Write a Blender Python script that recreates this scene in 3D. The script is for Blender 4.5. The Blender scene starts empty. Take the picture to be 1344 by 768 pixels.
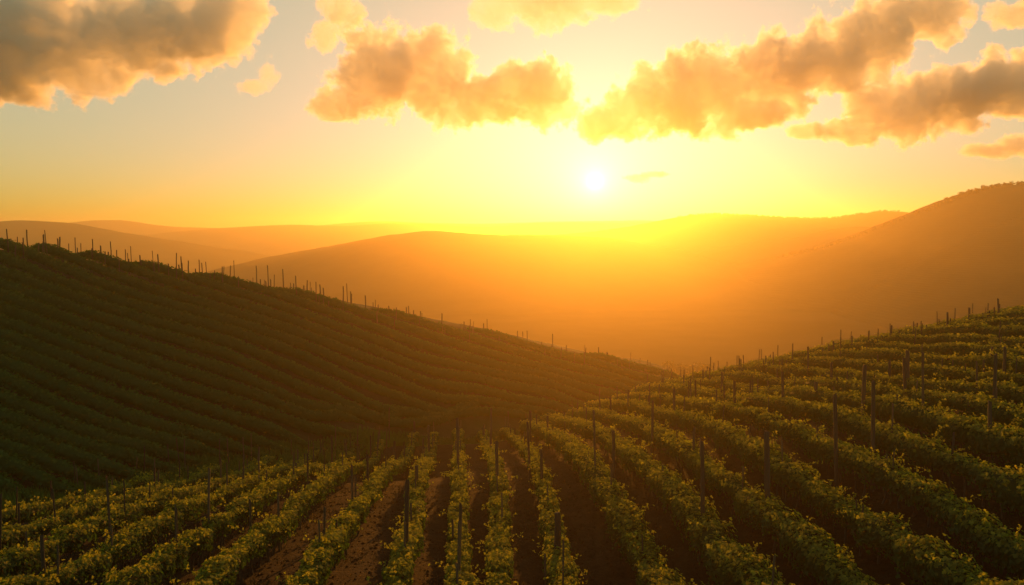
import bpy, math, random
import numpy as np
random.seed(7)
rng = np.random.default_rng(11)
R = math.radians
sc = bpy.context.scene
COL = sc.collection

# ------------------------------------------------------------------ camera
F = 1045.0                                   # focal length in pixels of a 1344 px wide frame
PITCH = math.atan((384 - 302) / F)
CP, SP = math.cos(PITCH), math.sin(PITCH)
cam_d = bpy.data.cameras.new('camera')
cam_d.sensor_width = 36.0
cam_d.lens = 36.0 * F / 1344.0
cam_d.clip_start, cam_d.clip_end = 0.5, 30000
cam = bpy.data.objects.new('camera', cam_d)
cam.rotation_euler = (R(90) - PITCH, 0, 0)
COL.objects.link(cam)
sc.camera = cam

# ------------------------------------------------------------------ light
SUN_AZ, SUN_EL = math.atan((780 - 672) / F), R(3.4)
world = bpy.data.worlds.new('World')
sc.world = world
world.use_nodes = True
wn, wl = world.node_tree.nodes, world.node_tree.links
bg = wn['Background']
AUREOLE = [(.26, 24.0), (1.2, 10.0), (5.0, 5.0)]
SKY_KNEE = (3.0, 2.0, 6.0)
SKY_TINT = (4.7, 6.0, 2.9, 1)
sky = wn.new('ShaderNodeTexSky')
sky.sky_type = 'NISHITA'
sky.sun_disc = False
sky.sun_elevation = SUN_EL
sky.sun_rotation = SUN_AZ
sky.altitude = 200
sky.air_density = 1.0
sky.dust_density = 1.6
sky.ozone_density = 1.0
# a dusty evening sky: softer fall-off round the sun, each channel c / (1 + c / SKY_KNEE)
kn1 = wn.new('ShaderNodeVectorMath'); kn1.operation = 'MULTIPLY_ADD'
wl.new(sky.outputs[0], kn1.inputs[0]); kn1.inputs[1].default_value = [1 / k for k in SKY_KNEE]; kn1.inputs[2].default_value = (1, 1, 1)
gam = wn.new('ShaderNodeVectorMath'); gam.operation = 'DIVIDE'
wl.new(sky.outputs[0], gam.inputs[0]); wl.new(kn1.outputs[0], gam.inputs[1])
tint = wn.new('ShaderNodeMix'); tint.data_type = 'RGBA'; tint.blend_type = 'MULTIPLY'
tint.inputs[0].default_value = 1.0
wl.new(gam.outputs[0], tint.inputs[6])
tint.inputs[7].default_value = SKY_TINT
# the sun's own disc and aureole, seen through thin cloud
geo_w = wn.new('ShaderNodeTexCoord')
dotn = wn.new('ShaderNodeVectorMath'); dotn.operation = 'DOT_PRODUCT'
wl.new(geo_w.outputs['Generated'], dotn.inputs[0])
dotn.inputs[1].default_value = (math.sin(SUN_AZ) * math.cos(SUN_EL), math.cos(SUN_AZ) * math.cos(SUN_EL), math.sin(SUN_EL))
acos = wn.new('ShaderNodeMath'); acos.operation = 'ARCCOSINE'
wl.new(dotn.outputs['Value'], acos.inputs[0])
glow = None
for width, power in AUREOLE:
    d1 = wn.new('ShaderNodeMath'); d1.operation = 'MULTIPLY'; d1.inputs[1].default_value = -1 / R(width)
    wl.new(acos.outputs[0], d1.inputs[0])
    d2 = wn.new('ShaderNodeMath'); d2.operation = 'EXPONENT'
    wl.new(d1.outputs[0], d2.inputs[0])
    d3 = wn.new('ShaderNodeMath'); d3.operation = 'MULTIPLY_ADD'; d3.inputs[1].default_value = power; d3.inputs[2].default_value = 0
    wl.new(d2.outputs[0], d3.inputs[0])
    if glow is not None: wl.new(glow, d3.inputs[2])
    glow = d3.outputs[0]
gcol = wn.new('ShaderNodeMix'); gcol.data_type = 'RGBA'; gcol.blend_type = 'MULTIPLY'; gcol.inputs[0].default_value = 1
gcol.inputs[6].default_value = (1.0, .84, .80, 1)
wl.new(glow, gcol.inputs[7])
gsum = wn.new('ShaderNodeMix'); gsum.data_type = 'RGBA'; gsum.blend_type = 'ADD'; gsum.inputs[0].default_value = 1
wl.new(tint.outputs[2], gsum.inputs[6]); wl.new(gcol.outputs[2], gsum.inputs[7])
wl.new(gsum.outputs[2], bg.inputs[0])
bg.inputs[1].default_value = 0.068

sun_d = bpy.data.lights.new('sun', 'SUN')
sun_d.energy = 5.0
sun_d.angle = R(0.5)
sun_d.color = (1.0, 0.36, 0.045)
sun = bpy.data.objects.new('sun', sun_d)
sun_dir = np.array([math.sin(SUN_AZ) * math.cos(SUN_EL), math.cos(SUN_AZ) * math.cos(SUN_EL), math.sin(SUN_EL)])
from mathutils import Vector, Matrix
sun.rotation_euler = Vector(-sun_dir).to_track_quat('-Z', 'Y').to_euler()
COL.objects.link(sun)

vs = sc.view_settings
vs.view_transform = 'Standard'
vs.look = 'None'
vs.exposure = 0.0
vs.gamma = 1.0
vs.use_curve_mapping = False
HAZE_DENSITY, HAZE_G = 0.00055, 0.79
cy = sc.cycles
cy.max_bounces = 8
cy.diffuse_bounces = 3
cy.transmission_bounces = 3
cy.transparent_max_bounces = 8
cy.volume_bounces = 8
cy.volume_step_rate = 1.0
cy.volume_max_steps = 256
cy.use_denoising = True
world.cycles.sampling_method = "NONE"

# ------------------------------------------------------------------ helpers
def tag(o, label=None, cat=None, group=None, kind=None):
    if label: o['label'] = label
    if cat: o['category'] = cat
    if group: o['group'] = group
    if kind: o['kind'] = kind
    return o

def link(name, me, mat=None, parent=None):
    o = bpy.data.objects.new(name, me)
    COL.objects.link(o)
    if mat is not None and me is not None and not len(me.materials):
        me.materials.append(mat)
    if parent: o.parent = parent
    return o

def empty(name, loc):
    o = bpy.data.objects.new(name, None)
    o.empty_display_size = 0.3
    o.location = loc
    COL.objects.link(o)
    return o

def mesh_np(name, verts, polys, smooth=False):
    """verts (n,3); polys: list of (m,k) int arrays, one array for each polygon size"""
    me = bpy.data.meshes.new(name)
    verts = np.asarray(verts, np.float32)
    me.vertices.add(len(verts))
    me.vertices.foreach_set('co', verts.ravel())
    loops = np.concatenate([p.ravel() for p in polys]).astype(np.int32)
    sizes = np.concatenate([np.full(len(p), p.shape[1]) for p in polys]).astype(np.int32)
    me.loops.add(len(loops))
    me.loops.foreach_set('vertex_index', loops)
    me.polygons.add(len(sizes))
    me.polygons.foreach_set('loop_start', np.concatenate([[0], np.cumsum(sizes)[:-1]]).astype(np.int32))
    me.polygons.foreach_set('loop_total', sizes)
    if smooth:
        me.polygons.foreach_set('use_smooth', np.ones(len(sizes), bool))
    me.update(calc_edges=True)
    me.validate()
    return me

def grid_polys(nu, nv):
    i = np.arange(nu - 1)[:, None] * nv + np.arange(nv - 1)[None]
    return np.stack([i, i + nv, i + nv + 1, i + 1], -1).reshape(-1, 4)

def add_color(me, name, values):
    a = me.attributes.new(name, 'FLOAT', 'POINT')
    a.data.foreach_set('value', np.asarray(values, np.float32))

def noise1(x, seed, scale=1.0):
    x = np.asarray(x, float) / scale + seed * 17.31
    i = np.floor(x).astype(int)
    f = x - i
    f = f * f * (3 - 2 * f)
    def h(n):
        v = np.sin(n * 127.1 + seed * 311.7) * 43758.5453
        return v - np.floor(v)
    return (h(i) * (1 - f) + h(i + 1) * f) * 2 - 1

def noise2(x, y, seed, scale=1.0):
    x = np.asarray(x, float) / scale; y = np.asarray(y, float) / scale
    i, j = np.floor(x).astype(int), np.floor(y).astype(int)
    f, g = x - i, y - j
    f = f * f * (3 - 2 * f); g = g * g * (3 - 2 * g)
    def h(a, b):
        v = np.sin(a * 127.1 + b * 311.7 + seed * 74.7) * 43758.5453
        return v - np.floor(v)
    return ((h(i, j) * (1 - f) + h(i + 1, j) * f) * (1 - g) + (h(i, j + 1) * (1 - f) + h(i + 1, j + 1) * f) * g) * 2 - 1

# ------------------------------------------------------------------ survey of the land
# Sight lines of the photograph give where rows, crest and hill stand; a smooth surface is laid through them.
def ray(px, py):
    a, b = (px - 672) / F, (384 - py) / F
    return np.array([a, CP + b * SP, -SP + b * CP])

HEAD = math.atan((600 - 672) / F)             # heading of the near rows
HS, HC = math.sin(HEAD), math.cos(HEAD)
ROW = 2.2                                     # metres from row to row
CANOPY = 1.3
def lat(x, y): return x * HC - y * HS
def along(x, y): return x * HS + y * HC
def plan(l, a): return l * HC + a * HS, -l * HS + a * HC

SURVEY = {
-3:[(496,588),(443,616),(413,636),(383,661),(356,683),(336,697),(295,722),(275,751)],
-4:[(160,758),(195,741),(225,718),(250,701),(287,676),(312,656),(335,646),(361,626),(400,607)],
-5:[(45,758),(80,741),(117,728),(150,711),(185,690),(220,676),(240,661),(275,648),(300,638),(335,623)],
-6:[(0,736),(20,723),(50,708),(75,698),(112,686),(140,676),(175,663),(200,653),(250,641),(287,628)],
-7:[(0,698),(37,689),(75,675),(112,664),(175,646)],
-8:[(0,669),(50,661),(125,648)],
3:[(700,560),(737,577),(765,598),(785,625),(802,651),(820,678),(832,703),(847,731),(864,758)],
4:[(735,551),(780,562),(807,577),(832,593),(857,611),(877,631),(900,655),(922,683),(942,713),(972,741),(990,765)],
5:[(790,541),(820,551),(850,562),(869,576),(912,598),(937,613),(957,628),(979,646),(1008,668),(1045,691),(1075,718),(1098,743),(1115,766)],
6:[(880,541),(910,546),(935,556),(960,570),(985,585),(1008,597),(1030,615),(1050,626),(1070,638),(1100,658),(1125,676),(1160,697),(1185,707),(1210,717),(1235,732),(1265,755)],
7:[(930,533),(965,536),(995,543),(1025,552),(1055,563),(1080,580),(1108,590),(1130,604),(1158,612),(1180,621),(1203,630),(1228,646),(1250,658),(1273,672),(1290,685),(1308,703),(1330,722)],
8:[(975,524),(1020,525),(1060,531),(1095,543),(1118,550),(1145,561),(1170,571),(1195,579),(1220,588),(1250,600),(1283,611),(1305,622),(1344,640)],
9:[(1010,513),(1060,515),(1100,520),(1140,528),(1170,533),(1195,538),(1220,547),(1255,554),(1285,566),(1320,577),(1344,584)],
10:[(1060,503),(1120,507),(1170,514),(1210,518),(1250,521),(1280,526),(1310,536),(1344,546)]}
PTS = []
for k, t in SURVEY.items():
    for p in t:
        v = ray(*p)
        v = v * (ROW * k / lat(v[0], v[1]))
        PTS.append((v[0], v[1], v[2] - CANOPY))
def at(px, py, Y, dz=0.0):
    v = ray(px, py)
    v = v * (Y / v[1])
    return np.array((v[0], v[1], v[2] + dz))
PTS += [(0,4,-9.8),(0,14,-10.6),(-15,12,-7.6),(-30,12,-9.5),(15,10,-7.5),(30,12,-5),(45,20,-3.5),(0,24,-11.4),(-40,25,-12.5)]
for px, py, Y in [(560,568,70),(640,566,72),(720,553,73),(800,530,74),(890,503,74),(960,490,73),(1040,472,72),(1100,457,71),(1168,448,70),(1230,434,69),(1290,422,68),(1344,414,67),(1450,396,66)]:
    a = at(px, py, Y, -1.0)
    PTS += [tuple(a), (a[0] * 1.08, a[1] * 1.09 + 1, a[2] - 2.4)]
    if px >= 960:
        PTS.append((a[0] * 1.25, Y * 1.3, a[2] - 8))
        PTS += [(a[0] * 1.7, Y * 1.75, a[2] - 19), (a[0] * 2.1, Y * 2.15, -40)]
VALLEY = []
HILL_TOP = []
for px, yr, Yr, yb, Yb in [(-420,296,76,700,36),(-200,300,76,672,37),(0,318,78,645,39),(100,330,80,629,44),(200,345,83,612,49),(330,367,87,592,57),(430,388,91,581,66),
                           (520,408,95,575,75),(620,429,99,585,82),(720,451,104,575,88),(800,468,109,560,94),(870,484,115,540,102)]:
    a, b = at(px, yr, Yr, -.9), at(px, yb, Yb, -.4)
    for t in (.25, .5, .75):
        c = a * t + b * (1 - t)
        c[2] += 1.1 * math.sin(math.pi * t)
        PTS.append(tuple(c))
    d = (a - b) / np.linalg.norm((a - b)[:2])
    n1, n2 = a + d * 14, a + d * 45
    n1[2], n2[2] = a[2] - 1.6, a[2] - 13
    PTS += [tuple(a), tuple(b), tuple(n1), tuple(n2)]
    VALLEY.append(b); HILL_TOP.append(a)
PTS += [tuple(at(*p)) for p in [(905,500,120),(930,520,122),(960,545,120)]]
PTS += [(70,150,-42),(20,165,-40),(-60,150,-25),(-115,140,-14),(40,140,-38)]
PTS = np.array(PTS)
VALLEY, HILL_TOP = np.array(VALLEY), np.array(HILL_TOP)
SC = 50.0
def phi(r2): return np.where(r2 > 1e-12, .5 * r2 * np.log(np.maximum(r2, 1e-12)), 0)
_X = PTS[:, :2] / SC
_n = len(_X)
_A = np.c_[np.ones(_n), _X]
_M = np.block([[phi(((_X[:, None] - _X[None]) ** 2).sum(-1)) + np.eye(_n) * 2e-3, _A], [_A.T, np.zeros((3, 3))]])
COEF = np.linalg.solve(_M, np.r_[PTS[:, 2], 0, 0, 0])
def ground_exact(x, y):
    x = np.asarray(x, float); sh = x.shape
    q = np.stack([x.ravel(), np.asarray(y, float).ravel()], 1) / SC
    out = np.empty(len(q))
    for i in range(0, len(q), 20000):
        b = q[i:i + 20000]
        r2 = ((b[:, None] - _X[None]) ** 2).sum(-1)
        out[i:i + 20000] = phi(r2) @ COEF[:-3] + COEF[-3] + b @ COEF[-2:]
    return out.reshape(sh)
GX, GY = np.arange(-125, 96.01, 0.75), np.arange(0, 171.01, 0.75)
GZ = ground_exact(*np.meshgrid(GX, GY, indexing='ij'))
def Z(x, y):
    x = np.clip((np.asarray(x, float) - GX[0]) / .75, 0, len(GX) - 1.001)
    y = np.clip((np.asarray(y, float) - GY[0]) / .75, 0, len(GY) - 1.001)
    i, j = x.astype(int), y.astype(int)
    f, g = x - i, y - j
    return (GZ[i, j] * (1 - f) + GZ[i + 1, j] * f) * (1 - g) + (GZ[i, j + 1] * (1 - f) + GZ[i + 1, j + 1] * f) * g
def march(px, py, h=0.0, t0=8.0, t1=140.0):
    v = ray(px, py)
    t = np.arange(t0, t1, .1)
    z = Z(v[0] * t, v[1] * t) + h - v[2] * t
    i = int(np.argmax(z > 0))
    return v * t[i] if z[i] > 0 else None
def valley_y(x): return np.interp(x, VALLEY[:, 0], VALLEY[:, 1])
def on_hill(x, y): return (np.asarray(y) > valley_y(x)) & (np.asarray(x) < 24)
FIELD_EDGE_L = -9.2 * ROW                      # the near field ends left of its eighth row

# ------------------------------------------------------------------ materials
def new_mat(name):
    m = bpy.data.materials.new(name)
    m.use_nodes = True
    return m, m.node_tree.nodes, m.node_tree.links

def noise_node(n, l, scale, detail=6, rough=.6, vec=None):
    t = n.new('ShaderNodeTexNoise')
    t.inputs['Scale'].default_value = scale
    t.inputs['Detail'].default_value = detail
    t.inputs['Roughness'].default_value = rough
    if vec is not None: l.new(vec, t.inputs['Vector'])
    return t

def ramp(n, l, src, stops):
    r = n.new('ShaderNodeValToRGB')
    e = r.color_ramp.elements
    while len(e) < len(stops): e.new(0.5)
    for s, (p, c) in zip(e, stops):
        s.position = p; s.color = (*c, 1)
    l.new(src, r.inputs[0])
    return r

def make_leaf(name, dark, light, trans, tw=.45):
    m, n, l = new_mat(name)
    for x in list(n): n.remove(x)
    out = n.new('ShaderNodeOutputMaterial')
    geo = n.new('ShaderNodeNewGeometry')
    at_ = n.new('ShaderNodeAttribute'); at_.attribute_name = 'leaf_tone'
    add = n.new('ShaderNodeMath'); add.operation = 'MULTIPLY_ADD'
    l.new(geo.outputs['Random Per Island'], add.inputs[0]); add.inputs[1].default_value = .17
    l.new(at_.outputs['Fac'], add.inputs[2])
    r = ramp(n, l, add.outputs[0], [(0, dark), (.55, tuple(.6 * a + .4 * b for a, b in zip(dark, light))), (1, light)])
    d = n.new('ShaderNodeBsdfDiffuse'); l.new(r.outputs[0], d.inputs[0])
    t = n.new('ShaderNodeBsdfTranslucent')
    mx = n.new('ShaderNodeMix'); mx.data_type = 'RGBA'; mx.blend_type = 'MULTIPLY'; mx.inputs[0].default_value = 1
    l.new(r.outputs[0], mx.inputs[6]); mx.inputs[7].default_value = (*trans, 1)
    l.new(mx.outputs[2], t.inputs[0])
    ms = n.new('ShaderNodeMixShader'); ms.inputs[0].default_value = tw
    l.new(d.outputs[0], ms.inputs[1]); l.new(t.outputs[0], ms.inputs[2])
    g = n.new('ShaderNodeBsdfGlossy'); g.inputs['Roughness'].default_value = .45; g.inputs[0].default_value = (.8, .8, .8, 1)
    m2 = n.new('ShaderNodeMixShader'); m2.inputs[0].default_value = .015
    l.new(ms.outputs[0], m2.inputs[1]); l.new(g.outputs[0], m2.inputs[2])
    l.new(m2.outputs[0], out.inputs[0])
    return m

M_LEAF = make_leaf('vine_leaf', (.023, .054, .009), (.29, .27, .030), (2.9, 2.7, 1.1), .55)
M_HILL_LEAF = make_leaf('hill_vine_leaf', (.024, .074, .010), (.09, .16, .022), (1.8, 1.7, 1.0), .35)
M_TREE_LEAF = make_leaf('tree_leaf', (.020, .035, .010), (.06, .07, .02), (1.5, 1.4, 1.0), .3)

def make_ground(name, cols, scale, bump=.3, row_stripes=False, grass=None):
    m, n, l = new_mat(name)
    b = n['Principled BSDF']
    b.inputs['Roughness'].default_value = .95
    b.inputs['Specular IOR Level'].default_value = .1
    geo = n.new('ShaderNodeNewGeometry')
    a = noise_node(n, l, scale, 8, .65, geo.outputs['Position'])
    r = ramp(n, l, a.outputs['Fac'], [(.3, cols[0]), (.5, cols[1]), (.72, cols[2])])
    col = r.outputs[0]
    if grass is not None:
        a2 = noise_node(n, l, scale * .22, 5, .6, geo.outputs['Position'])
        f = ramp(n, l, a2.outputs['Fac'], [(.48, (0, 0, 0)), (.62, (1, 1, 1))])
        mx = n.new('ShaderNodeMix'); mx.data_type = 'RGBA'
        l.new(f.outputs[0], mx.inputs[0]); l.new(col, mx.inputs[6]); mx.inputs[7].default_value = (*grass, 1)
        col = mx.outputs[2]
    l.new(col, b.inputs['Base Color'])
    bn = noise_node(n, l, scale * 3, 8, .7, geo.outputs['Position'])
    bp = n.new('ShaderNodeBump'); bp.inputs['Strength'].default_value = bump; bp.inputs['Distance'].default_value = .2
    l.new(bn.outputs['Fac'], bp.inputs['Height'])
    l.new(bp.outputs[0], b.inputs['Normal'])
    return m

M_SOIL = make_ground('tilled_soil', [(.014, .007, .004), (.026, .013, .007), (.045, .024, .012)], 1.6, .8)
M_HILLGROUND = make_ground('hillside_soil', [(.030, .026, .011), (.045, .038, .016), (.06, .05, .02)], .7, .5, grass=(.030, .045, .012))
M_GRASS = make_leaf('grass_blade', (.05, .11, .018), (.13, .18, .035), (1.5, 1.5, 1.0), .35)

def make_far(name, c1, c2, stripe=0.0, period=3.0, direction=(0, 0, 1)):
    m, n, l = new_mat(name)
    b = n['Principled BSDF']
    b.inputs['Roughness'].default_value = 1
    b.inputs['Specular IOR Level'].default_value = 0
    geo = n.new('ShaderNodeNewGeometry')
    a = noise_node(n, l, .02, 8, .6, geo.outputs['Position'])
    r = ramp(n, l, a.outputs['Fac'], [(.35, c1), (.65, c2)])
    col = r.outputs[0]
    if stripe:
        # contour terraces of planted rows
        w = n.new('ShaderNodeTexWave'); w.wave_type = 'BANDS'; w.bands_direction = 'Z'
        w.inputs['Scale'].default_value = .3 / period * 10 / 3
        w.inputs['Distortion'].default_value = 2.2
        w.inputs['Detail'].default_value = 3
        w.inputs['Detail Scale'].default_value = .4
        l.new(geo.outputs['Position'], w.inputs['Vector'])
        mx = n.new('ShaderNodeMix'); mx.data_type = 'RGBA'; mx.blend_type = 'MULTIPLY'
        mx.inputs[0].default_value = stripe
        rr = ramp(n, l, w.outputs['Fac'], [(.2, (.45, .45, .45)), (.8, (1.1, 1.1, 1.1))])
        l.new(col, mx.inputs[6]); l.new(rr.outputs[0], mx.inputs[7])
        col = mx.outputs[2]
        bp = n.new('ShaderNodeBump'); bp.inputs['Strength'].default_value = stripe; bp.inputs['Distance'].default_value = 1.0
        l.new(w.outputs['Fac'], bp.inputs['Height']); l.new(bp.outputs[0], b.inputs['Normal'])
    l.new(col, b.inputs['Base Color'])
    return m

M_FAR = make_far('far_hill', (.05, .042, .02), (.085, .065, .03))
M_TERRACE = make_far('terraced_hill', (.055, .040, .018), (.10, .068, .028), .16, 3.2)

def make_wood(name, c1, c2):
    m, n, l = new_mat(name)
    b = n['Principled BSDF']
    b.inputs['Roughness'].default_value = .85
    tc = n.new('ShaderNodeTexCoord')
    oi = n.new('ShaderNodeObjectInfo')
    mp = n.new('ShaderNodeMapping'); mp.inputs['Scale'].default_value = (3, 3, 1.2)
    l.new(tc.outputs['Object'], mp.inputs[0])
    cb = n.new('ShaderNodeVectorMath'); cb.operation = 'ADD'
    l.new(mp.outputs[0], cb.inputs[0]); l.new(oi.outputs['Random'], cb.inputs[1])
    a = noise_node(n, l, 4, 8, .7, cb.outputs[0])
    r = ramp(n, l, a.outputs['Fac'], [(.3, c1), (.7, c2)])
    hsv = n.new('ShaderNodeHueSaturation')
    mr = n.new('ShaderNodeMapRange'); mr.inputs['To Min'].default_value = .55; mr.inputs['To Max'].default_value = 1.35
    l.new(oi.outputs['Random'], mr.inputs[0]); l.new(mr.outputs[0], hsv.inputs['Value'])
    l.new(r.outputs[0], hsv.inputs['Color']); l.new(hsv.outputs[0], b.inputs['Base Color'])
    bp = n.new('ShaderNodeBump'); bp.inputs['Strength'].default_value = .5; bp.inputs['Distance'].default_value = .02
    l.new(a.outputs['Fac'], bp.inputs['Height']); l.new(bp.outputs[0], b.inputs['Normal'])
    return m
M_POST = make_wood('weathered_post_wood', (.018, .012, .008), (.075, .05, .032))
M_STAKE = make_wood('stake_wood', (.03, .02, .012), (.10, .07, .04))
M_BARK = make_wood('vine_bark', (.020, .014, .010), (.06, .042, .03))

# ------------------------------------------------------------------ land
gx, gy = np.meshgrid(GX, GY, indexing='ij')
def land(name, mask, mat, relief, label, cat):
    z = GZ + relief
    v = np.stack([gx, gy, z], -1).reshape(-1, 3)
    p = grid_polys(len(GX), len(GY))
    keep = mask.reshape(-1)[p].any(1) if name == 'hillside' else mask.reshape(-1)[p].all(1)
    p = p[keep]
    used = np.unique(p)
    idx = np.full(len(v), -1); idx[used] = np.arange(len(used))
    o = link(name, mesh_np(name, v[used], [idx[p]], True), mat)
    return tag(o, label, cat, kind='structure')
hill_mask = on_hill(gx, gy)
rough = .05 * noise2(gx, gy, 3, 1.1) + .07 * noise2(gx, gy, 5, 2.7)
# shallow tractor ruts lie between the rows
land('hillside', hill_mask, M_HILLGROUND, rough, 'shaded hillside on the left, planted with slanting vine rows', 'hillside')
land('ground', ~hill_mask, M_SOIL, rough, 'dark brown tilled soil of the near vineyard slope', 'ground')

# valley floor out to the far hills
v = []
ang = np.linspace(0, 2 * math.pi, 97)[:-1]
rad = np.array([0, 60, 130, 220, 340, 520, 800, 1200, 1800, 2250])
for r_ in rad:
    for t in ang:
        v.append((r_ * math.sin(t), r_ * math.cos(t) + 20, -46 + 1.5 * math.sin(t * 7 + r_ * .01) * (r_ > 200)))
na = len(ang)
pl = np.array([[i * na + j, i * na + (j + 1) % na, (i + 1) * na + (j + 1) % na, (i + 1) * na + j] for i in range(1, len(rad) - 1) for j in range(na)])
cap = np.array([[0, na + j, na + (j + 1) % na] for j in range(na)])
tag(link('valley_floor', mesh_np('valley_floor', v, [pl, cap], True), M_FAR), 'hazy valley floor below the far hills', 'valley floor', kind='structure')

FLOOR = -46.0
def hill(name, sil, dist, wf, wb, mat, label, amp=2.0, seed=1):
    """a ridge: its skyline as sight lines, its distance, and how far its slopes run to the front and the back"""
    sil = np.array(sil, float); dist = np.array(dist, float)
    px = np.arange(sil[0, 0], sil[-1, 0] + .1, 4.0)
    # monotone smooth interpolation of the skyline
    py = np.interp(px, sil[:, 0], sil[:, 1])
    ker = np.hanning(13); ker /= ker.sum()
    py = np.convolve(np.pad(py, 6, 'edge'), ker, 'valid')
    D = np.interp(px, dist[:, 0], dist[:, 1])
    c = np.array([at(a, b, d) for a, b, d in zip(px, py, D)])
    nu, nv = len(px), 70
    t = np.linspace(-1, 1, nv)
    Y = c[:, 1:2] + np.where(t < 0, t * wf, t * wb)[None]
    prof = (.5 * (1 + np.cos(np.pi * np.abs(t)))) ** 1.0
    X = np.repeat(c[:, :1], nv, 1)
    zz = FLOOR - 3 + (c[:, 2:3] - FLOOR + 3) * prof[None]
    side = np.sin(np.pi * np.abs(t))[None]
    s = max(20., wf * .22)
    zz += side * amp * (noise2(X, Y * .45, seed, s) + .5 * noise2(X, Y * .6, seed + 3, s * .45) + .18 * noise2(X, Y, seed + 5, s * .15))
    zz += .12 * amp * noise2(X, Y, seed + 9, s * .12) * prof[None]
    vv = np.stack([X, Y, zz], -1).reshape(-1, 3)
    o = link(name, mesh_np(name, vv, [grid_polys(nu, nv)], True), mat)
    tag(o, label, 'hill', kind='structure')
    return px, c

RIDGE_PX, RIDGE_C = hill('hill', [(480,440),(560,404),(600,402),(690,398),(760,388),(840,373),(900,362),(960,350),(1010,341),(1060,330),(1100,320),(1130,308),(1170,293),(1200,281),(1240,265),(1280,250),(1310,244),(1344,242),(1420,243),(1500,250)],
    [(480,800),(800,680),(1000,620),(1200,560),(1344,520),(1500,500)], 300, 260, M_TERRACE, 'big brown hill on the right with trees along its top', 3.5, 2)
hill('hill', [(900,545),(940,522),(1000,487),(1061,449),(1120,412),(1178,372),(1230,337),(1292,305),(1344,285),(1420,268),(1500,262)],
    [(900,390),(1061,405),(1200,420),(1344,440),(1500,445)], 150, 110, M_TERRACE, 'terraced spur of the right hill, sloping down to the near field', 2.2, 5)
hill('hill', [(780,372),(850,352),(892,340),(920,331),(952,325),(992,316),(1047,312),(1097,301),(1122,297),(1150,299),(1200,306),(1260,330)],
    [(780,760),(1260,740)], 150, 150, M_FAR, 'low rounded hill tucked behind the right hill', 2.5, 8)
M2_PX, M2_C = hill('hill', [(600,330),(660,315),(735,308),(780,304),(830,297),(870,289),(900,283),(930,281),(970,282),(1010,285),(1060,287),(1100,286),(1130,281),(1155,277),(1180,278),(1230,292),(1320,330)],
    [(600,1000),(1320,960)], 280, 240, M_FAR, 'long tree fringed ridge below and right of the sun', 3, 12)
hill('hill', [(150,420),(230,375),(300,352),(330,343),(400,329),(450,320),(500,310),(540,305),(560,303),(600,306),(650,309),(735,309),(800,312),(900,330),(980,360)],
    [(150,720),(980,680)], 290, 240, M_FAR, 'broad smooth hill in the middle of the valley', 3, 15)
hill('hill', [(-260,310),(-140,300),(-60,294),(0,291),(30,289),(94,293),(150,304),(200,312),(268,324),(318,331),(380,345),(460,370)],
    [(-260,1100),(460,1150)], 320, 240, M_FAR, 'brown hill rising behind the left vineyard ridge', 3, 18)
hill('hill', [(100,335),(160,318),(201,308),(240,303),(301,299),(350,296),(385,295),(450,297),(510,293),(560,294),(600,297),(644,298),(690,293),(750,292),(820,293),(865,290),(920,298),(1000,325)],
    [(100,1750),(1000,1750)], 320, 240, M_FAR, 'pale hazy ridge across the middle distance', 3, 21)
hill('hill', [(-300,318),(-100,312),(0,306),(60,297),(113,290),(140,289),(167,289),(190,294),(230,298),(268,299),(330,301),(420,318)],
    [(-300,2050),(420,2050)], 300, 240, M_FAR, 'faint far ridge at the left, nearly lost in haze', 3, 25)
hill('hill', [(300,312),(400,298),(465,292),(500,290),(560,293),(640,294),(720,291),(800,290),(850,289),(900,293),(1000,300),(1200,305),(1500,308)],
    [(300,2250),(1500,2250)], 300, 220, M_FAR, 'faintest ridge along the horizon under the sun', 3, 29)

# ------------------------------------------------------------------ foliage builders
LEAF5 = np.array([(0, 0), (-.30, -.10), (-.52, .28), (-.26, .38), (-.34, .72), (0, 1.0), (.34, .72), (.26, .38), (.52, .28), (.30, -.10)])
def leaf_cloud(pos, nrm, size, fine=True, droop=.35):
    """leaf faces at pos, facing roughly along nrm; returns verts, polys"""
    n = len(pos)
    nrm = nrm + rng.normal(0, .42, (n, 3))
    nrm /= np.linalg.norm(nrm, axis=1, keepdims=True) + 1e-9
    down = np.array([0, 0, -1.0])[None] + rng.normal(0, .6, (n, 3))
    tip = down - nrm * (down * nrm).sum(1, keepdims=True)
    tip /= np.linalg.norm(tip, axis=1, keepdims=True) + 1e-9
    sd = np.cross(nrm, tip)
    size = np.asarray(size)[:, None, None]
    if fine:
        L = LEAF5
        lift = np.abs(L[:, 0]) * .38
        v = pos[:, None] + size * (L[None, :, 0:1] * sd[:, None] + (L[None, :, 1:2] - .35) * tip[:, None] + lift[None, :, None] * nrm[:, None])
        m = len(L)
        b = np.arange(n)[:, None] * m
        p = [np.concatenate([b + np.array([0, 1, 2, 3, 4, 5]), b + np.array([0, 5, 6, 7, 8, 9])])]
        return v.reshape(-1, 3), p, m
    L = np.array([(0, -.1), (-.5, .4), (0, 1.0), (.5, .4)])
    lift = np.abs(L[:, 0]) * .3
    v = pos[:, None] + size * (L[None, :, 0:1] * sd[:, None] + (L[None, :, 1:2] - .45) * tip[:, None] + lift[None, :, None] * nrm[:, None])
    b = np.arange(n)[:, None] * 4
    return v.reshape(-1, 3), [np.concatenate([b + np.array([0, 1, 2]), b + np.array([0, 2, 3])])], 4

def merge(parts):
    vs, by, off, yo = [], {}, 0, []
    for v, ps, y in parts:
        vs.append(v); yo.append(np.broadcast_to(y, (len(v),)))
        for p in ps: by.setdefault(p.shape[1], []).append(p + off)
        off += len(v)
    return np.concatenate(vs), [np.concatenate(by[k]) for k in sorted(by)], np.concatenate(yo)

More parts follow.
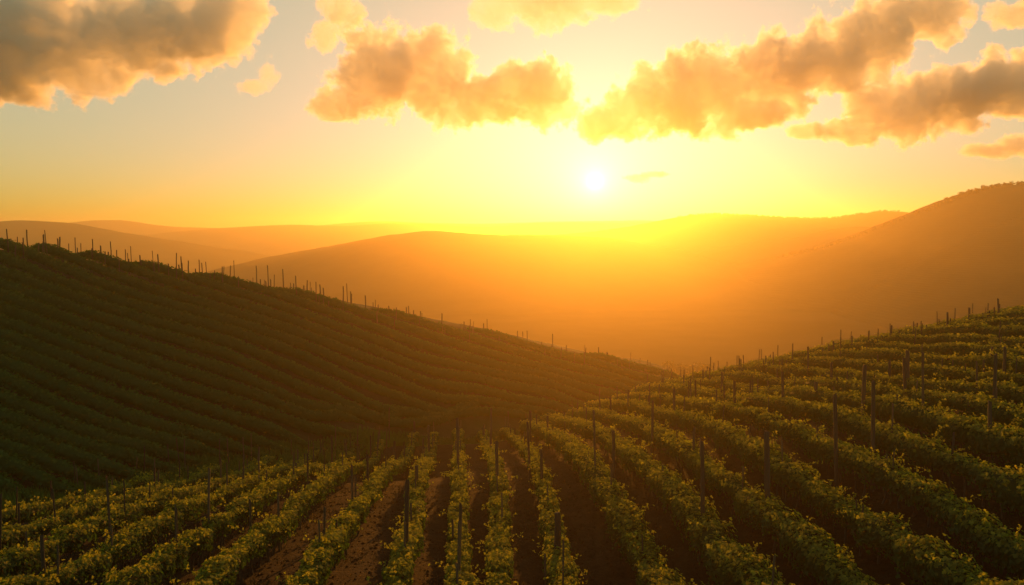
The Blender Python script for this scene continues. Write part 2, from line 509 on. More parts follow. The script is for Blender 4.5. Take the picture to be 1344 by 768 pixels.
def hedge(path, seed, dens, lsize, w=.42, lo=.5, hi=1.3, fine=None, shoots=2.0, tip_young_lit=.55, core=.72, rag=1.0, taper=1.6):
    """a trellised row of vines along a plan path (m,2); dens leaves per metre and lsize as functions of distance"""
    seg = np.linalg.norm(np.diff(path, axis=0), axis=1)
    S = np.r_[0, np.cumsum(seg)]
    def P(s): return np.interp(s, S, path[:, 0]), np.interp(s, S, path[:, 1])
    def frame(s):
        x, y = P(s); x2, y2 = P(np.minimum(s + .3, S[-1])); x1, y1 = P(np.maximum(s - .3, 0))
        d = np.stack([x2 - x1, y2 - y1], -1); d /= np.linalg.norm(d, axis=-1, keepdims=True) + 1e-9
        return x, y, np.stack([d[..., 1], -d[..., 0]], -1)
    def shape(s):
        lump = noise1(s, seed, 1.15) * .6 + noise1(s, seed + 5, .55) * .4
        big = noise1(s, seed + 9, 6.0)
        W = w * (1 + rag * (.42 * lump + .15 * big))
        T = hi * (1 + rag * (.17 * lump + .07 * big))
        B = lo * (1 + .30 * noise1(s, seed + 2, .9))
        off = .10 * noise1(s, seed + 13, 2.0)
        end = np.clip(np.minimum(s, S[-1] - s) / taper, .12, 1) ** .6
        W = W * end; T = B + (T - B) * end
        return W, T, B, off
    out = []
    # inner mass of leaves and canes, its shade put into a dark tone
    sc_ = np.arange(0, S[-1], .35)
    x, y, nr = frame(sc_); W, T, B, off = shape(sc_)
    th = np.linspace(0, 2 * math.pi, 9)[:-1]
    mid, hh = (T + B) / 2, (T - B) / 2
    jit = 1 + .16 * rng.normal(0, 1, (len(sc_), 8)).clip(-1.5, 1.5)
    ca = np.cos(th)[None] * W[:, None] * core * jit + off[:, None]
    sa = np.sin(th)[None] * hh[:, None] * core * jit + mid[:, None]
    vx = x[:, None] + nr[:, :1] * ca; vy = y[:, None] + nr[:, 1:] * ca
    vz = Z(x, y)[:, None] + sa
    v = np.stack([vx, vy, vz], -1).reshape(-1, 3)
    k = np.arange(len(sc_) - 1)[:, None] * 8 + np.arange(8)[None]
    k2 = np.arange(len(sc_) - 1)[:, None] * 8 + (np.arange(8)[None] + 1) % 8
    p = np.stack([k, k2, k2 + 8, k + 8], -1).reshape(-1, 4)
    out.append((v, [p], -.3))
    # leaves, denser where the row is near
    bins = np.arange(0, S[-1], 1.0)
    bx, by = P(bins + .5)
    dist = np.hypot(bx, by)
    cnt = np.array([dens(d) for d in dist]) * np.minimum(1, S[-1] - bins)
    cnt = np.maximum(0, cnt * (1 + .25 * rng.normal(0, 1, len(cnt)))).astype(int)
    s = np.repeat(bins, cnt) + rng.random(cnt.sum())
    s = np.minimum(s, S[-1] - .01)
    for is_fine in (True, False):
        d_all = np.hypot(*P(s))
        sel = (d_all < fine) if is_fine else (d_all >= fine)
        q = s[sel]
        if not len(q): continue
        x, y, nr = frame(q); W, T, B, off = shape(q)
        a = rng.uniform(-.22 * math.pi, 1.22 * math.pi, len(q))
        rr = 1 - .30 * rng.random(len(q)) ** 2 + .10 * rng.normal(0, 1, len(q))
        mid, hh = (T + B) / 2, (T - B) / 2
        c, sn = np.cos(a), np.sin(a)
        # squarish hedge section
        sq = 1 / np.maximum(.78, np.maximum(np.abs(c), np.abs(sn)))
        hx = c * sq * W * rr + off
        hz = mid + sn * sq * hh * rr
        pos = np.stack([x + nr[:, 0] * hx, y + nr[:, 1] * hx, Z(x, y) + hz], -1)
        nn = np.stack([nr[:, 0] * c, nr[:, 1] * c, sn * .9 + .35], -1)
        sz = np.array([lsize(d) for d in d_all[sel]]) * rng.uniform(.6, 1.3, len(q))
        vv, pp, m = leaf_cloud(pos, nn, sz, is_fine)
        yg = np.clip(((hz - mid) / hh - .45) * 1.5, -.4, 1.1) * tip_young_lit + rng.normal(0, .06, len(q))  # upper leaves paler: young growth plus sunlight put into the tone; sides darker
        out.append((vv, pp, np.repeat(yg, m)))
    # long shoots that lean out of the top
    if shoots:
        ns = int(S[-1] * shoots)
        q = rng.random(ns) * S[-1]
        dq = np.hypot(*P(q))
        q = q[dq < 55]
        x, y, nr = frame(q); W, T, B, off = shape(q)
        for i in range(len(q)):
            dd = math.hypot(x[i], y[i])
            ln = rng.uniform(.25, .75) if rng.random() > .12 else rng.uniform(.7, 1.1)
            side = rng.uniform(-1, 1)
            dirv = np.array([nr[i, 0] * side + rng.normal(0, .3), nr[i, 1] * side + rng.normal(0, .3), rng.uniform(.5, 1.2)])
            dirv /= np.linalg.norm(dirv)
            base = np.array([x[i] + nr[i, 0] * side * W[i] * .7, y[i] + nr[i, 1] * side * W[i] * .7, Z(x[i], y[i]) + T[i] * .92])
            t = np.linspace(0, 1, 6)
            cv = base + dirv * (t * ln)[:, None] + np.array([nr[i, 0] * side * .25, nr[i, 1] * side * .25, -.30])[None] * (t ** 2 * ln)[:, None]
            nl = max(5, int(ln * 24))
            tt = rng.random(nl) ** .8
            lp = np.stack([np.interp(tt, t, cv[:, j]) for j in range(3)], -1) + rng.normal(0, .05, (nl, 3))
            vv, pp, m = leaf_cloud(lp, np.tile([0, 0, .6], (nl, 1)) + rng.normal(0, .5, (nl, 3)), lsize(dd) * rng.uniform(.45, .85, nl), dd < fine)
            out.append((vv, pp, np.full(len(vv), tip_young_lit * .8)))
            # the cane itself: a thin three sided tube
            rad = .007
            ring = np.array([(1, 0, 0), (-.5, .86, 0), (-.5, -.86, 0)]) * rad
            tv = (cv[:, None] + ring[None] * (1.2 - t)[:, None, None]).reshape(-1, 3)
            kk = [[a_ * 3 + b_, a_ * 3 + (b_ + 1) % 3, a_ * 3 + 3 + (b_ + 1) % 3, a_ * 3 + 3 + b_] for a_ in range(5) for b_ in range(3)]
            out.append((tv, [np.array(kk)], 0.1))
    v, p, yv = merge(out)
    return v, p, yv

def ordinal(n):
    o = ['zeroth','first','second','third','fourth','fifth','sixth','seventh','eighth','ninth','tenth','eleventh','twelfth','thirteenth','fourteenth','fifteenth','sixteenth','seventeenth','eighteenth','nineteenth','twentieth']
    if n <= 20: return o[n]
    return ('twenty-' if n < 30 else 'thirty-') + o[n % 10] if n % 10 else 'thirtieth'
def row_phrase(k):
    if k == 0: return 'vine row just right of the middle track'
    if k == -1: return 'vine row just left of the middle track'
    return '%s vine row %s of the middle track' % (ordinal(k + 1 if k > 0 else -k), 'right' if k > 0 else 'left')

# ------------------------------------------------------------------ near field
# how far the middle rows lean from the even spacing (they crowd together toward the camera)
BEND = {-2:[(20,.25),(70,.4)], -1:[(20,.45),(28,.5),(37,.2),(56,0)], 0:[(20,0)], 1:[(17,-1.0),(22,-1.05),(28,-.75),(36,-.35),(46,0)],
        2:[(17,-1.5),(22,-1.35),(26,-1.0),(31,-.6),(38,-.25),(46,0)], 3:[(17,-.25),(25,-.08),(30,0)]}
def row_lateral(k, a):
    b = BEND.get(k)
    return ROW * k + (np.interp(a, [p[0] for p in b], [p[1] for p in b]) if b else 0 * np.asarray(a, float))

def trunk_mesh(seed):
    r = np.random.default_rng(seed)
    n, m = 7, 7
    z = np.linspace(-.15, .85, n)
    cx = np.cumsum(r.normal(0, .022, n)); cyy = np.cumsum(r.normal(0, .022, n))
    rd = np.array([.048, .042, .036, .034, .036, .034, .028]) * r.uniform(.85, 1.2)
    th = np.arange(m) * 2 * math.pi / m
    v = np.stack([cx[:, None] + rd[:, None] * np.cos(th) * r.uniform(.8, 1.2, (n, m)), cyy[:, None] + rd[:, None] * np.sin(th) * r.uniform(.8, 1.2, (n, m)), np.repeat(z[:, None], m, 1)], -1).reshape(-1, 3)
    p = [[a * m + b, a * m + (b + 1) % m, (a + 1) * m + (b + 1) % m, (a + 1) * m + b] for a in range(n - 1) for b in range(m)]
    me = mesh_np('trunk', v, [np.array(p), np.array([[(n - 1) * m + b for b in range(m)]])], True)
    me.materials.append(M_BARK)
    return me
TRUNKS = [trunk_mesh(s) for s in range(6)]

def dens_near(d): return 480 if d < 27 else 370 if d < 36 else 260 if d < 48 else 180 if d < 62 else 130
def lsize_near(d): return .115 if d < 30 else .115 + (d - 30) * .0012

def in_frame(x, y, margin=60):
    d = y * CP + 10 * SP
    px = 672 + F * x / np.maximum(d, 1)
    return (px > -margin) & (px < 1344 + margin)

ROWS = {}
K_MAX = 30
for k in range(-8, K_MAX + 1):
    a = np.arange(15.5, 84, .5)
    l = row_lateral(k, a)
    x, y = plan(l, a)
    ok = in_frame(x, y, 420) & (y < 80 - .05 * np.maximum(x, 0)) & ~on_hill(x, y - 2.0)
    if k <= -1: ok &= y < valley_y(x) - np.interp(x, [-12, -4], [6.0, 2.0])
    x, y = x[ok], y[ok]
    if len(x) < 6: continue
    path = np.stack([x, y], -1)
    ROWS[k] = path
    mid = len(path) // 3
    root = empty('vine_row', (path[mid, 0], path[mid, 1], float(Z(*path[mid]))))
    rp = row_phrase(k)
    look = {0: 'narrow ', 1: 'crowded ', -1: 'narrow '}.get(k, 'leafy ' if -5 < k < 9 else '')
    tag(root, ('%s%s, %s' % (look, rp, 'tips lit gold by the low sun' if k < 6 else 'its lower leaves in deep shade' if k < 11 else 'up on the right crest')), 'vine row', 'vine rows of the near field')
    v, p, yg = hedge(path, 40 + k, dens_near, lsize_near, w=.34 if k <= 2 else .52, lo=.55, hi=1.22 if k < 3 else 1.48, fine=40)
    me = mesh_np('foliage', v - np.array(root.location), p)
    add_color(me, 'leaf_tone', yg)
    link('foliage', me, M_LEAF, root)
    if -7 <= k <= 9:
        s_len = np.linalg.norm(np.diff(path, axis=0), axis=1).sum()
        S = np.r_[0, np.cumsum(np.linalg.norm(np.diff(path, axis=0), axis=1))]
        s = .3
        while s < s_len:
            tx, ty = np.interp(s, S, path[:, 0]) + random.gauss(0, .05), np.interp(s, S, path[:, 1])
            if math.hypot(tx, ty) > (48 if -3 < k < 5 else 36): break
            t = bpy.data.objects.new('trunk', random.choice(TRUNKS))
            COL.objects.link(t)
            t.parent = root
            t.location = (tx - root.location.x, ty - root.location.y, float(Z(tx, ty)) - root.location.z)
            t.rotation_euler = (random.gauss(0, .08), random.gauss(0, .08), random.uniform(0, 6.28))
            t.scale = (1.1, 1.1, random.uniform(.9, 1.1))
            s += random.uniform(.8, 1.2)

# ------------------------------------------------------------------ rows on the left hillside
c_ = 652.0
n_row = 0
while c_ > 205:
    step = np.interp(c_, [205, 350, 500, 650], [10, 16, 20.5, 22.5])
    pts = []
    for px in np.arange(-170, 900, 9.0):
        py = c_ + .365 * px - 6.5e-5 * px * px + 2.5 * math.sin(px * .011 + c_ * .05)
        yr = np.interp(px, [-420, -200, 0, 100, 200, 330, 430, 520, 620, 720, 800, 870], [296, 300, 318, 330, 345, 367, 388, 408, 429, 451, 468, 484])
        if py < yr + 1: continue
        q = march(px, py, .7, 20)
        if q is not None and on_hill(q[0], q[1] - 1.2) and q[0] > -95: pts.append(q[:2])
        elif pts: break
    c_ -= step
    if len(pts) < 4: continue
    pts = np.array(pts)
    u = np.r_[0, np.cumsum(np.linalg.norm(np.diff(pts, axis=0), axis=1))]
    if u[-1] < 6: continue
    deg = 3 if len(pts) > 10 else 1
    f1, f2 = np.polyfit(u, pts[:, 0], deg), np.polyfit(u, pts[:, 1], deg)
    uu = np.arange(0, u[-1], .8)
    path = np.stack([np.polyval(f1, uu), np.polyval(f2, uu)], -1)
    d0, d1 = path[0] - path[1], path[-1] - path[-2]
    path = np.concatenate([path[0] + d0 * np.arange(2, 0, -1)[:, None], path, path[-1] + d1 * np.arange(1, 5)[:, None]])
    n_row += 1
    v, p, yg = hedge(path, 140 + n_row, lambda d: 130 if d < 60 else 95 if d < 85 else 70, lambda d: .15 + (d - 40) * .0013, w=.44, lo=.1, hi=1.15, rag=.45, fine=0, shoots=0, tip_young_lit=.35, core=.85, taper=3.5)
    org = np.array([path[len(path) // 2, 0], path[len(path) // 2, 1], float(Z(*path[len(path) // 2]))])
    me = mesh_np('vine_row', v - org, p)
    add_color(me, 'leaf_tone', yg)
    o = link('vine_row', me, M_HILL_LEAF)
    o.location = org
    tag(o, 'dark vine row slanting across the shaded left hillside, %s up from its foot' % ordinal(n_row), 'vine row', 'vine rows on the left hillside')
print('hill rows', n_row, 'near rows', sorted(ROWS))

# ------------------------------------------------------------------ posts
def post_mesh(seed, sides=10, square=False):
    r = np.random.default_rng(seed)
    zs = [-.12, 0, .3, .6, .85, .975, 1.0]
    rr = [1.05, 1.05, 1.0, .98, .95, .93, .80]
    th = np.arange(sides) * 2 * math.pi / sides
    base = (1 / np.maximum(np.abs(np.cos(th)), np.abs(np.sin(th)))) ** .8 * .9 if square else 1 + .06 * r.normal(0, 1, sides)
    bend = np.cumsum(r.normal(0, .12, (len(zs), 2)), 0)
    v = []
    for i, z in enumerate(zs):
        for j in range(sides):
            q = rr[i] * base[j] * (1 + .03 * r.normal())
            tilt = .012 * math.cos(th[j] + seed) if i >= 5 else 0
            v.append((math.cos(th[j]) * q + bend[i, 0], math.sin(th[j]) * q + bend[i, 1], z + tilt))
    n = len(zs)
    p = [[a * sides + b, a * sides + (b + 1) % sides, (a + 1) * sides + (b + 1) % sides, (a + 1) * sides + b] for a in range(n - 1) for b in range(sides)]
    me = mesh_np('wooden_post', v, [np.array(p), np.array([[(n - 1) * sides + b for b in range(sides)]])], False)
    return me
POSTS = [post_mesh(s, 10, s % 3 == 0) for s in range(6)]
STAKES = [post_mesh(20 + s, 6) for s in range(5)]
for m_ in POSTS: m_.materials.append(M_POST)
for m_ in STAKES: m_.materials.append(M_STAKE)

# sight lines of the posts one can pick out: top x, top y, x and y where it enters the leaves, width
SEEN_POSTS = [
(532,630,529,725,7),(541,611,541,640,5),(510,579,510,605,4),(556,559,556,600,4),(547,576,546,607,3),(591,548,593,615,4),(629,560,629,575,4),(654,536,653,595,3),
(651,580,652,635,5),(681,555,685,622,4),(705,540,706,588,3),(714,590,715,635,5),(721,546,722,572,3),(751,529,751,550,2),(762,535,762,552,2),(771,539,772,575,4),
(792,529,793,627,3.5),(817,566,818,630,5),(810,521,810,545,3),(816,521,816,545,2),(828,512,828,537,3),(780,519,780,540,2),(612,660,612,740,6),(618,683,617,768,6),
(727,673,728,735,10),(735,727,735,765,3.5),(940,581,939,690,6),(923,560,924,600,4),(1025,567,1024,668,8),(1082,517,1085,625,6),(1160,492,1161,608,5.5),(1180,596,1180,621,3),
(1142,656,1142,676,2.5),(1301,526,1301,585,6),(1258,525,1259,547,8),(1319,465,1319,540,5),(1332,456,1331,500,5),(1225,462,1226,545,4),(1194,469,1195,525,5),(1185,460,1185,510,6),
(1120,479,1120,546,6),(1085,475,1086,515,4),(1172,472,1171,505,4),(1022,487,1022,537,4),(1059,501,1059,528,6),(1095,495,1095,515,3),(1070,492,1070,515,3),(1270,475,1270,522,3),
(1292,455,1290,487,4),(1303,472,1303,495,3),(1276,478,1276,497,2),(1261,472,1261,490,2),(1138,492,1138,508,2),(1022,462,1022,484,2.3),(1052,455,1052,500,3),(1072,456,1072,472,2),
(1102,448,1102,466,2.5),(1124,441,1124,459,2.5),(1133,434,1133,456,2.2),(1168,427,1168,451,3),(1186,433,1186,449,2),(1211,424,1211,439,2.2),(1223,426,1223,439,2),(1229,419,1229,435,2.2),
(1236,410,1236,436,3),(1240,411,1240,434,2.5),(1255,418,1255,431,2),(1267,404,1267,427,3),(1285,411,1285,425,2),(1291,408,1291,425,2.5),(1303,410,1303,422,2),(1314,403,1314,421,2.2),
(1319,392,1320,419,3),(1337,401,1337,416,2),(974,499,974,540,4.5),(996,472,996,491,2),(1009,475,1009,489,2),(977,477,977,495,2),(989,476,989,491,2),(982,484,982,497,2),
(955,488,955,525,3),(943,506,943,532,3),(934,487,934,503,2),(929,486,929,505,2.5),(922,499,922,532,3),(905,492,905,514,2.5),(911,500,911,535,2),(898,497,899,540,2.5),
(891,510,891,550,4),(867,497,867,516,2.5),(873,504,873,525,2),(859,519,859,537,2.5),(852,506,853,545,2),(845,527,845,590,4),(985,498,985,525,2),(995,500,995,530,3),
(1005,500,1005,522,3),(1045,501,1045,515,2),(1034,471,1034,485,2),(18,649,17,720,4),(32,703,36,766,6),(35,640,35,683,2),(40,660,40,686,3),(80,631,80,658,2.5),
(86,640,91,693,3),(118,632,119,660,3),(122,626,127,715,4),(139,626,139,650,2.5),(178,630,179,686,2.2),(190,614,191,650,3),(200,617,202,650,2.5),(216,665,216,731,5),
(225,613,226,640,2),(213,640,213,675,2),(258,615,257,695,4),(251,611,251,635,2),(291,601,291,636,3),(310,656,311,710,4),(331,596,331,638,3),(315,604,315,620,1.8),
(304,605,304,620,1.8),(344,588,345,615,2.5),(350,587,351,632,2),(385,590,385,615,2.5),(391,595,392,640,3),(377,607,377,622,3.5),(427,573,427,615,3),(462,577,462,605,2.5),
(470,597,470,640,3.5),(494,572,494,610,2.5),(447,610,449,665,3.5),(453,627,453,660,3),(404,666,403,725,4),(425,685,425,704,4),(397,573,397,600,1.8),(420,582,420,610,1.8),
(514,562,514,577,1.8),(476,571,476,590,1.6),(489,567,489,590,1.6),(119,700,119,724,4),(1328,402,1328,417,1.6),(1150,440,1150,455,1.8),(1094,452,1094,468,1.8)]
placed = []
for px, yt, bx, yb, w in SEEN_POSTS:
    q = None
    for up in range(0, 14, 1):
        q = march(bx, yb + up, .9)
        if q is not None and not on_hill(q[0], q[1]) and q[1] < 86: break
        q = None
    if q is None: print('no ground for post', px, yt); continue
    l_, a_ = lat(q[0], q[1]), along(q[0], q[1])
    k = int(np.clip(round(l_ / ROW), -9, K_MAX))
    # slide it into its row
    tgt = float(row_lateral(k, a_))
    l2 = l_ + np.clip(tgt - l_, -.45, .45)
    x, y = plan(l2, a_)
    g = float(Z(x, y))
    top = at(px, yt, y)
    h = float(np.clip(top[2] - g, 1.5, 4.2))
    lean = float(np.clip((top[0] - q[0]) / h, -.12, .12))
    placed.append([k, a_, x, y, g, h, lean, max(.03, .85 * w * y / F / 2)])
by_row = {}
for p in placed: by_row.setdefault(p[0], []).append(p)
def place_post(me, x, y, g, h, lean, r, name):
    o = bpy.data.objects.new(name, me)
    COL.objects.link(o)
    o.location = (x, y, g)
    o.rotation_euler = (random.gauss(0, .02), lean + random.gauss(0, .008), random.uniform(-.5, .5))
    o.scale = (r, r, h)
    return o
for k, ps in by_row.items():
    ps.sort(key=lambda p: p[1])
    for i, (k, a_, x, y, g, h, lean, r) in enumerate(ps):
        o = place_post(random.choice(POSTS if r > .06 else POSTS[1:3] + STAKES), x, y, g, h, lean, r, 'wooden_post')
        look = 'thick' if r > .085 else 'slim' if r < .055 else 'weathered'
        if h > 3.0: look = 'tall ' + look
        where = row_phrase(k) if k != -9 else 'grassy left edge of the near field'
        tag(o, ('%s %s post along the %s' % (look, ordinal(i + 1), where)) if i else '%s nearest post of the %s' % (look, where), 'post', 'posts in the near vine rows')
print('posts', len(placed))

# thin stakes at the far crest and in the grassy edge
def stake(x, y, h, r, label, group):
    o = place_post(random.choice(STAKES), x, y, float(Z(x, y)), h, random.gauss(0, .03), r, 'vine_stake')
    tag(o, label, 'stake', group)
for k in range(-3, 13):
    for a_ in (60 + 3 * random.random(), 65 + 3 * random.random(), 70 + 3 * random.random(), 75 + 2 * random.random()):
        x, y = plan(float(row_lateral(k, a_)) + random.gauss(0, .15), a_)
        if on_hill(x, y - 2) or y > 79: continue
        stake(x, y, random.uniform(1.7, 2.9), random.uniform(.035, .055), 'thin stake among the last vines along the far crest of the near field', 'stakes along the far crest')
for i in range(46):
    k = random.randint(9, K_MAX)
    a_ = 70 - .2 * (k - 9) + random.uniform(-14, 2)
    x, y = plan(k * ROW, a_)
    if in_frame(x, y, 0) and y < 77: stake(x, y, random.uniform(1.8, 2.6), random.uniform(.03, .045), 'thin stake on the high right crest of the near field', 'stakes on the right crest')
for i in range(30):
    px = random.uniform(-10, 520)
    q = march(px, np.interp(px, [0, 150, 330, 520], [652, 632, 606, 582]) + random.uniform(-6, 8), .0)
    if q is None or on_hill(q[0], q[1]): continue
    stake(q[0], q[1], random.uniform(1.2, 2.2), random.uniform(.025, .04), 'thin stake in the dark grassy dip below the left hillside', 'stakes in the grassy dip')

for k in range(-6, 16):
    if k not in ROWS: continue
    a_ = 20 + random.uniform(0, 5)
    while a_ < 58:
        x, y = plan(float(row_lateral(k, a_)) + random.gauss(0, .08), a_)
        if in_frame(x, y, 0) and y < ROWS[k][-1, 1] and random.random() < .62:
            o = place_post(random.choice(STAKES), x, y, float(Z(x, y)), random.uniform(1.7, 2.6), random.gauss(0, .02), random.uniform(.026, .042), 'wooden_post')
            tag(o, 'thin post half hidden in the %s' % row_phrase(k), 'post', 'thin posts half hidden in the near vine rows')
        a_ += random.uniform(3.5, 7)

# stakes along the ridge of the left hillside, singly and in little clusters
px = 4.0
n_ridge = 0
while px < 885:
    i = np.interp(px, [-200, 0, 100, 200, 330, 430, 520, 620, 720, 800, 870], np.arange(1, 12))
    top = np.array([np.interp(i, np.arange(len(HILL_TOP)), HILL_TOP[:, j]) for j in range(2)])
    for c in range(random.choice([1, 1, 1, 2, 2])):
        x, y = top[0] + random.gauss(0, .5), top[1] + random.uniform(-4, 2.5)
        h = random.choice([1.6, 1.8, 2.0, 2.3, 2.9]) * random.uniform(.9, 1.1) * np.interp(px, [0, 500, 890], [.88, .78, .65])
        stake(x, y, float(h), random.uniform(.035, .075), 'thin bare stake standing along the skyline ridge of the left hillside', 'stakes along the left ridge')
        n_ridge += 1
    px += random.uniform(5, 13)
for (px, yt, yb) in [(20,322,352),(107,310,330),(138,330,352),(185,341,362),(232,332,372),(266,345,368),(293,350,385),(353,348,390),(390,362,395),(415,370,400),(456,372,400),(520,405,420),(240,345,372)]:
    q = march(px, yb, .0, 20)
    if q is None: continue
    h = float(np.clip(at(px, yt, q[1])[2] - Z(q[0], q[1]), 1.5, 3.6))
    stake(q[0], q[1], h, .05, 'taller dark stake set a little below the ridge of the left hillside', 'tall stakes below the left ridge')
print('ridge stakes', n_ridge)

# ------------------------------------------------------------------ grass in the dip and tufts between rows
pos = []
gxx = rng.uniform(-48, 14, 60000)
vy_ = valley_y(gxx)
gyy = vy_ + 1.2 - (np.interp(gxx, [-12, -4], [7.6, 3.5])) * rng.random(60000)
ok = gyy > 20
gxx, gyy = gxx[ok], gyy[ok]
n = len(gxx)
b = np.stack([gxx, gyy, Z(gxx, gyy) - .03], -1)
th = rng.random(n) * 6.28
hh = rng.uniform(.15, .5, n) * (1 + .5 * noise2(gxx, gyy, 8, 1.7))
wv = np.stack([np.cos(th), np.sin(th), 0 * th], -1) * rng.uniform(.03, .09, n)[:, None]
tp = b + np.stack([rng.normal(0, .10, n), rng.normal(0, .10, n), hh], -1)
v = np.stack([b - wv, b + wv, tp], 1).reshape(-1, 3)
me = mesh_np('grass', v, [np.arange(3 * n).reshape(-1, 3)])
add_color(me, 'leaf_tone', np.repeat(rng.normal(.1, .1, n), 3))
tag(link('grass', me, M_GRASS), 'dark green grass in the dip below the left hillside', 'grass', kind='stuff')

n = 70000  # weed blades added so their long shadows darken the sunlit tracks
la = rng.uniform(-9 * ROW, 12 * ROW, n); aa = 15 + 50 * rng.random(n) ** 1.3
wx, wy = plan(la, aa)
ok = in_frame(wx, wy, 10) & ~on_hill(wx, wy - 3)
wx, wy = wx[ok], wy[ok]
keep = noise2(wx, wy, 31, .8) + .6 * noise2(wx, wy, 33, 2.5) + rng.normal(0, .25, len(wx)) > -.05
wx, wy = wx[keep], wy[keep]; n = len(wx)
b = np.stack([wx, wy, Z(wx, wy) - .02], -1)
th = rng.random(n) * 6.28
wv = np.stack([np.cos(th), np.sin(th), 0 * th], -1) * rng.uniform(.012, .03, n)[:, None]
tp = b + np.stack([rng.normal(0, .05, n), rng.normal(0, .05, n), rng.uniform(.04, .16, n)], -1)
me = mesh_np('weeds', np.stack([b - wv, b + wv, tp], 1).reshape(-1, 3), [np.arange(3 * n).reshape(-1, 3)])
add_color(me, 'leaf_tone', np.repeat(rng.normal(-.1, .1, n), 3))
tag(link('weeds', me, make_leaf('weed_blade', (.022, .024, .008), (.055, .045, .018), (1.3, 1.3, 1.0), .25)), 'low weeds and dry stubble added to shade the soil between the vine rows', 'weeds', kind='stuff')

n = 14000  # clods added to break up and darken the sunlit soil
la = rng.uniform(-6 * ROW, 6 * ROW, n); aa = 15 + 30 * rng.random(n) ** 1.3
cx_, cy_ = plan(la, aa)
ok = in_frame(cx_, cy_, 10); cx_, cy_ = cx_[ok], cy_[ok]; n = len(cx_)
octa = np.array([(1, 0, 0), (0, 1, 0), (-1, 0, 0), (0, -1, 0), (0, 0, 1), (0, 0, -1)], float)
rad = .018 + .07 * rng.random(n) ** 3
v = octa[None] * rad[:, None, None] * rng.uniform(.6, 1.3, (n, 6, 1))
a_ = rng.random(n) * 6.28
v = np.stack([v[..., 0] * np.cos(a_)[:, None] - v[..., 1] * np.sin(a_)[:, None], v[..., 0] * np.sin(a_)[:, None] + v[..., 1] * np.cos(a_)[:, None], v[..., 2] * .7], -1)
v += np.stack([cx_, cy_, Z(cx_, cy_) + .1 * rad + .05 * noise2(cx_, cy_, 3, 1.1) + .07 * noise2(cx_, cy_, 5, 2.7)], -1)[:, None]
tri = np.array([(0, 1, 4), (1, 2, 4), (2, 3, 4), (3, 0, 4), (1, 0, 5), (2, 1, 5), (3, 2, 5), (0, 3, 5)])
tag(link('clods', mesh_np('clods', v.reshape(-1, 3), [(tri[None] + 6 * np.arange(n)[:, None, None]).reshape(-1, 3)]), M_SOIL), 'loose clods of dark soil added to shade the tracks between the vine rows', 'clods', kind='stuff')

# ------------------------------------------------------------------ far trees
def crown_arrays(n, w, h, seed, leaf):
    r = np.random.default_rng(seed)
    nb = 7
    cen = np.stack([r.normal(0, .28, nb) * w, r.normal(0, .28, nb) * w, h * r.uniform(.30, .80, nb)], -1)
    rad = r.uniform(.28, .45, nb) * w
    i = r.integers(0, nb, n)
    d = r.normal(0, 1, (n, 3)); d /= np.linalg.norm(d, axis=1, keepdims=True)
    pos = cen[i] + d * (rad[i] * r.uniform(.55, 1.05, n))[:, None] * np.array([1, 1, .9])
    return leaf_cloud(pos, d, np.full(n, leaf) * r.uniform(.6, 1.4, n), False)
def tree_parts(seed, h=8.0, w=6.0, n=700, leaf=.75):
    v, p, m = crown_arrays(n, w, h, seed, leaf)
    me = mesh_np('crown', v, p)
    add_color(me, 'leaf_tone', np.zeros(len(v)))
    me.materials.append(M_TREE_LEAF)
    z = np.linspace(-.5, h * .55, 5)
    rr = np.linspace(.05, .02, 5) * h
    th = np.arange(7) * 2 * math.pi / 7
    rn = np.random.default_rng(seed)
    c = np.cumsum(rn.normal(0, .1, (5, 2)), 0)
    tv = np.stack([c[:, :1] + rr[:, None] * np.cos(th), c[:, 1:] + rr[:, None] * np.sin(th), np.repeat(z[:, None], 7, 1)], -1).reshape(-1, 3)
    tp_ = [[a * 7 + b, a * 7 + (b + 1) % 7, a * 7 + 7 + (b + 1) % 7, a * 7 + 7 + b] for a in range(4) for b in range(7)]
    tm = mesh_np('trunk', tv, [np.array(tp_)], True)
    tm.materials.append(M_BARK)
    return me, tm
TREES = [tree_parts(s) for s in range(4)]
def tree(x, y, z, s, sz, label, group):
    root = empty('tree', (x, y, z))
    tag(root, label, 'tree', group)
    c, t = random.choice(TREES)
    for nm, me in (('crown', c), ('trunk', t)):
        o = link(nm, me, None, root)
    root.scale = (s, s, sz)
    root.rotation_euler.z = random.uniform(0, 6.28)
def ridge_point(px, P_, C_):
    return np.array([np.interp(px, P_, C_[:, j]) for j in range(3)])
px = 1012.0
while px < 1092:
    c = ridge_point(px, RIDGE_PX, RIDGE_C)
    s = random.uniform(.28, .5)
    tree(c[0], c[1] - random.uniform(0, 6), c[2] - .7, s, s * .9, 'small dark tree in the hedgerow line on the shoulder of the right hill', 'hedgerow trees on the right hill')
    px += random.uniform(3.0, 7.0)
px = 1098.0
while px < 1190:
    c = ridge_point(px, RIDGE_PX, RIDGE_C)
    s = random.uniform(.22, .42)
    tree(c[0], c[1] - random.uniform(0, 4), c[2] - .7, s, s, 'small dark tree on the rising skyline of the right hill', 'skyline trees on the right hill')
    px += random.uniform(3.5, 8.0)
for px, py, s in [(884,496,.62),(900,500,1.0),(909,498,.85),(921,503,.8),(936,506,.6)]:
    q = at(px, py + 14, 205)
    tree(q[0], q[1], q[2], s, s, {884:'small hazy tree at the left end of the valley clump', 900:'tallest hazy tree in the valley behind the hillside nose', 909:'hazy tree just right of the tallest in the valley clump', 921:'hazy rounded tree right of centre in the valley clump', 936:'small hazy tree at the right end of the valley clump'}[px], 'trees in the valley')
